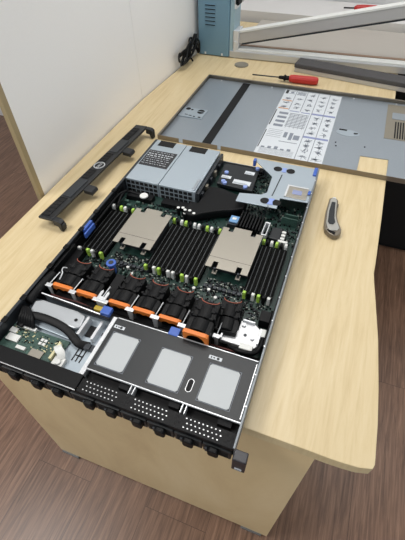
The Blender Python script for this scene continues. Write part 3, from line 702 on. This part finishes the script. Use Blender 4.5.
part('supply_connector', MB().box(.11, .175, .468, .488, .0061, .018), BLACK)
for (x, y) in ((.160, .455), (.170, .458), (.177, .453), (.188, .454), (.181, .442), (.200, .448)):
    c_ = part('capacitor', MB().cyl(x, y, .0061, .027, .0036, 12), BLACK); part('capacitor_top', MB().cyl(x, y, .0271, .0278, .0036, 12), WHITE, c_)
for (x, y) in ((.035, .44), (.022, .452), (.07, .436), (.05, .455), (.085, .452)):
    part('socket', MB().box(x, x+.010, y, y+.006, .0061, .014), PCBL)
part('cable_run', MB().tube(smooth_path([(.020, .428, .020), (.016, .46, .026), (.024, .480, .020), (.06, .478, .018)]), .003, 8).tube(smooth_path([(.014, .30, .03), (.012, .40, .03), (.012, .45, .03), (.02, .475, .026)]), .0028, 8), BLACK, smooth=True)

# air shroud, network card, riser
part('air_shroud', MB().prism([(.177, .442), (.1996, .437), (.2205, .453), (.2537, .473), (.2809, .485), (.300, .498), (.300, .528), (.285, .540), (.229, .556), (.197, .553), (.196, .487), (.177, .486)], .010, .027), BLACK, bevel=.002)
part('shroud_lip', MB().tube(smooth_path([(.179, .443, .029), (.1996, .438, .029), (.2205, .454, .029), (.2537, .474, .029), (.2809, .486, .029), (.299, .499, .029)]), .0018, 8), BLACK, smooth=True)
nd = part('daughter_card', MB().prism([(.210, .574), (.299, .571), (.292, .665), (.201, .660)], .016, .024), CARBON, bevel=.001)
for a, b, c_, d in ((.245, .288, .586, .603), (.262, .286, .632, .645), (.212, .236, .600, .611)):
    part('white_label', MB().box(a, b, c_, d, .0241, .0245), PAPER, nd)
    part('label_lines', MB().box(a+.002, b-.004, c_+.002, c_+.003, .0246, .0248).box(a+.002, b-.008, c_+.005, c_+.006, .0246, .0248), INK, nd)
for (x, y) in ((.2198, .6200), (.2236, .583), (.2290, .578), (.280, .577), (.288, .66)):
    part('blue_button', MB().cyl(x, y, .0241, .029, .0052, 12), BLUEL, nd)
part('card_socket', MB().box(.200, .300, .664, .678, .010, .016), BLACK)
rc = part('riser_cage', MB().prism([(.2788, .5030), (.3706, .5055), (.3695, .5435), (.4305, .547), (.4315, .681), (.2788, .681), (.2823, .6672), (.3335, .6178), (.337, .5539), (.3261, .5424), (.2786, .5327)], .0395, .0418), ZINCP, bevel=.0005)
part('cage_side', MB().box(.4290, .4312, .548, .68, .004, .0394), ZINC, rc)
for x, y, r in ((.339, .652, .0102), (.3705, .6517, .0102), (.340, .5235, .0105), (.365, .5245, .0105), (.351, .507, .0018)):
    part('cage_hole', MB().cyl(x, y, .0419, .0422, r, 16), VOID, rc)
part('blue_touch_point', MB().prism([(.349, .642), (.361, .642), (.359, .651), (.361, .660), (.349, .660), (.351, .651)], .0424, .0430), BLUEL, rc, bevel=.0003)
part('blue_touch_point', MB().prism([(.346, .513), (.360, .513), (.357, .524), (.360, .535), (.346, .535), (.349, .524)], .0424, .0430), BLUEL, rc, bevel=.0003)
part('cage_seam', MB().prism([(.3495, .545), (.3520, .545), (.3555, .632), (.353, .632)], .0419, .0422), DARK, rc)
sp_ = part('metal_plate', MB().box(.376, .4245, .552, .596, .0419, .0432), HSINK, rc, bevel=.0004)
part('plate_mark', MB().box(.391, .412, .565, .581, .0433, .0436), INKB, sp_)
part('plate_step', MB().box(.376, .4245, .592, .596, .0433, .0440).box(.376, .380, .552, .592, .0433, .044), BRIGHT, sp_)
part('blue_latch', MB().box(.4225, .4305, .65, .682, .030, .0455), BLUE, bevel=.0008)
part('blue_tab', MB().box(.4245, .4305, .572, .586, .0433, .0455), BLUE, bevel=.0008)
part('blue_latch', MB().box(.273, .280, .668, .680, .026, .0425), BLUE, bevel=.001)
# slots and bits under riser and right
fs = MB()
for i in range(8): fs.box(.300+.0068*i, .3030+.0068*i, .440, .492, .0061, .028)
part('black_fin_block', fs, BLACK)
bc = part('blue_chip', MB().box(.277, .303, .450, .480, .0061, .018), DARK)
part('blue_cap', MB().box(.279, .300, .455, .476, .0181, .022), BLUEC, bc, bevel=.001)
part('chip_print', MB().box(.284, .293, .463, .470, .0221, .0224), WHITE, bc)
part('silver_bracket', MB().box(.357, .359, .430, .468, .012, .030).box(.366, .368, .430, .468, .012, .030).box(.357, .368, .428, .431, .012, .030).box(.357, .368, .467, .470, .012, .030), BRIGHT, bevel=.0005)
part('battery_block', MB().box(.374, .396, .432, .468, .0061, .022), CARBON, bevel=.002)
part('battery_end', MB().box(.3965, .405, .436, .442, .008, .022).box(.3965, .405, .446, .452, .008, .022).box(.3965, .405, .456, .462, .008, .022), WHITE, bevel=.0008)
part('white_connector', MB().box(.394, .414, .424, .430, .0061, .025), WHITE, bevel=.0005)
part('vertical_board', MB().box(.385, .42, .50, .502, .0061, .026).box(.39, .42, .515, .517, .0061, .024), PCBL)
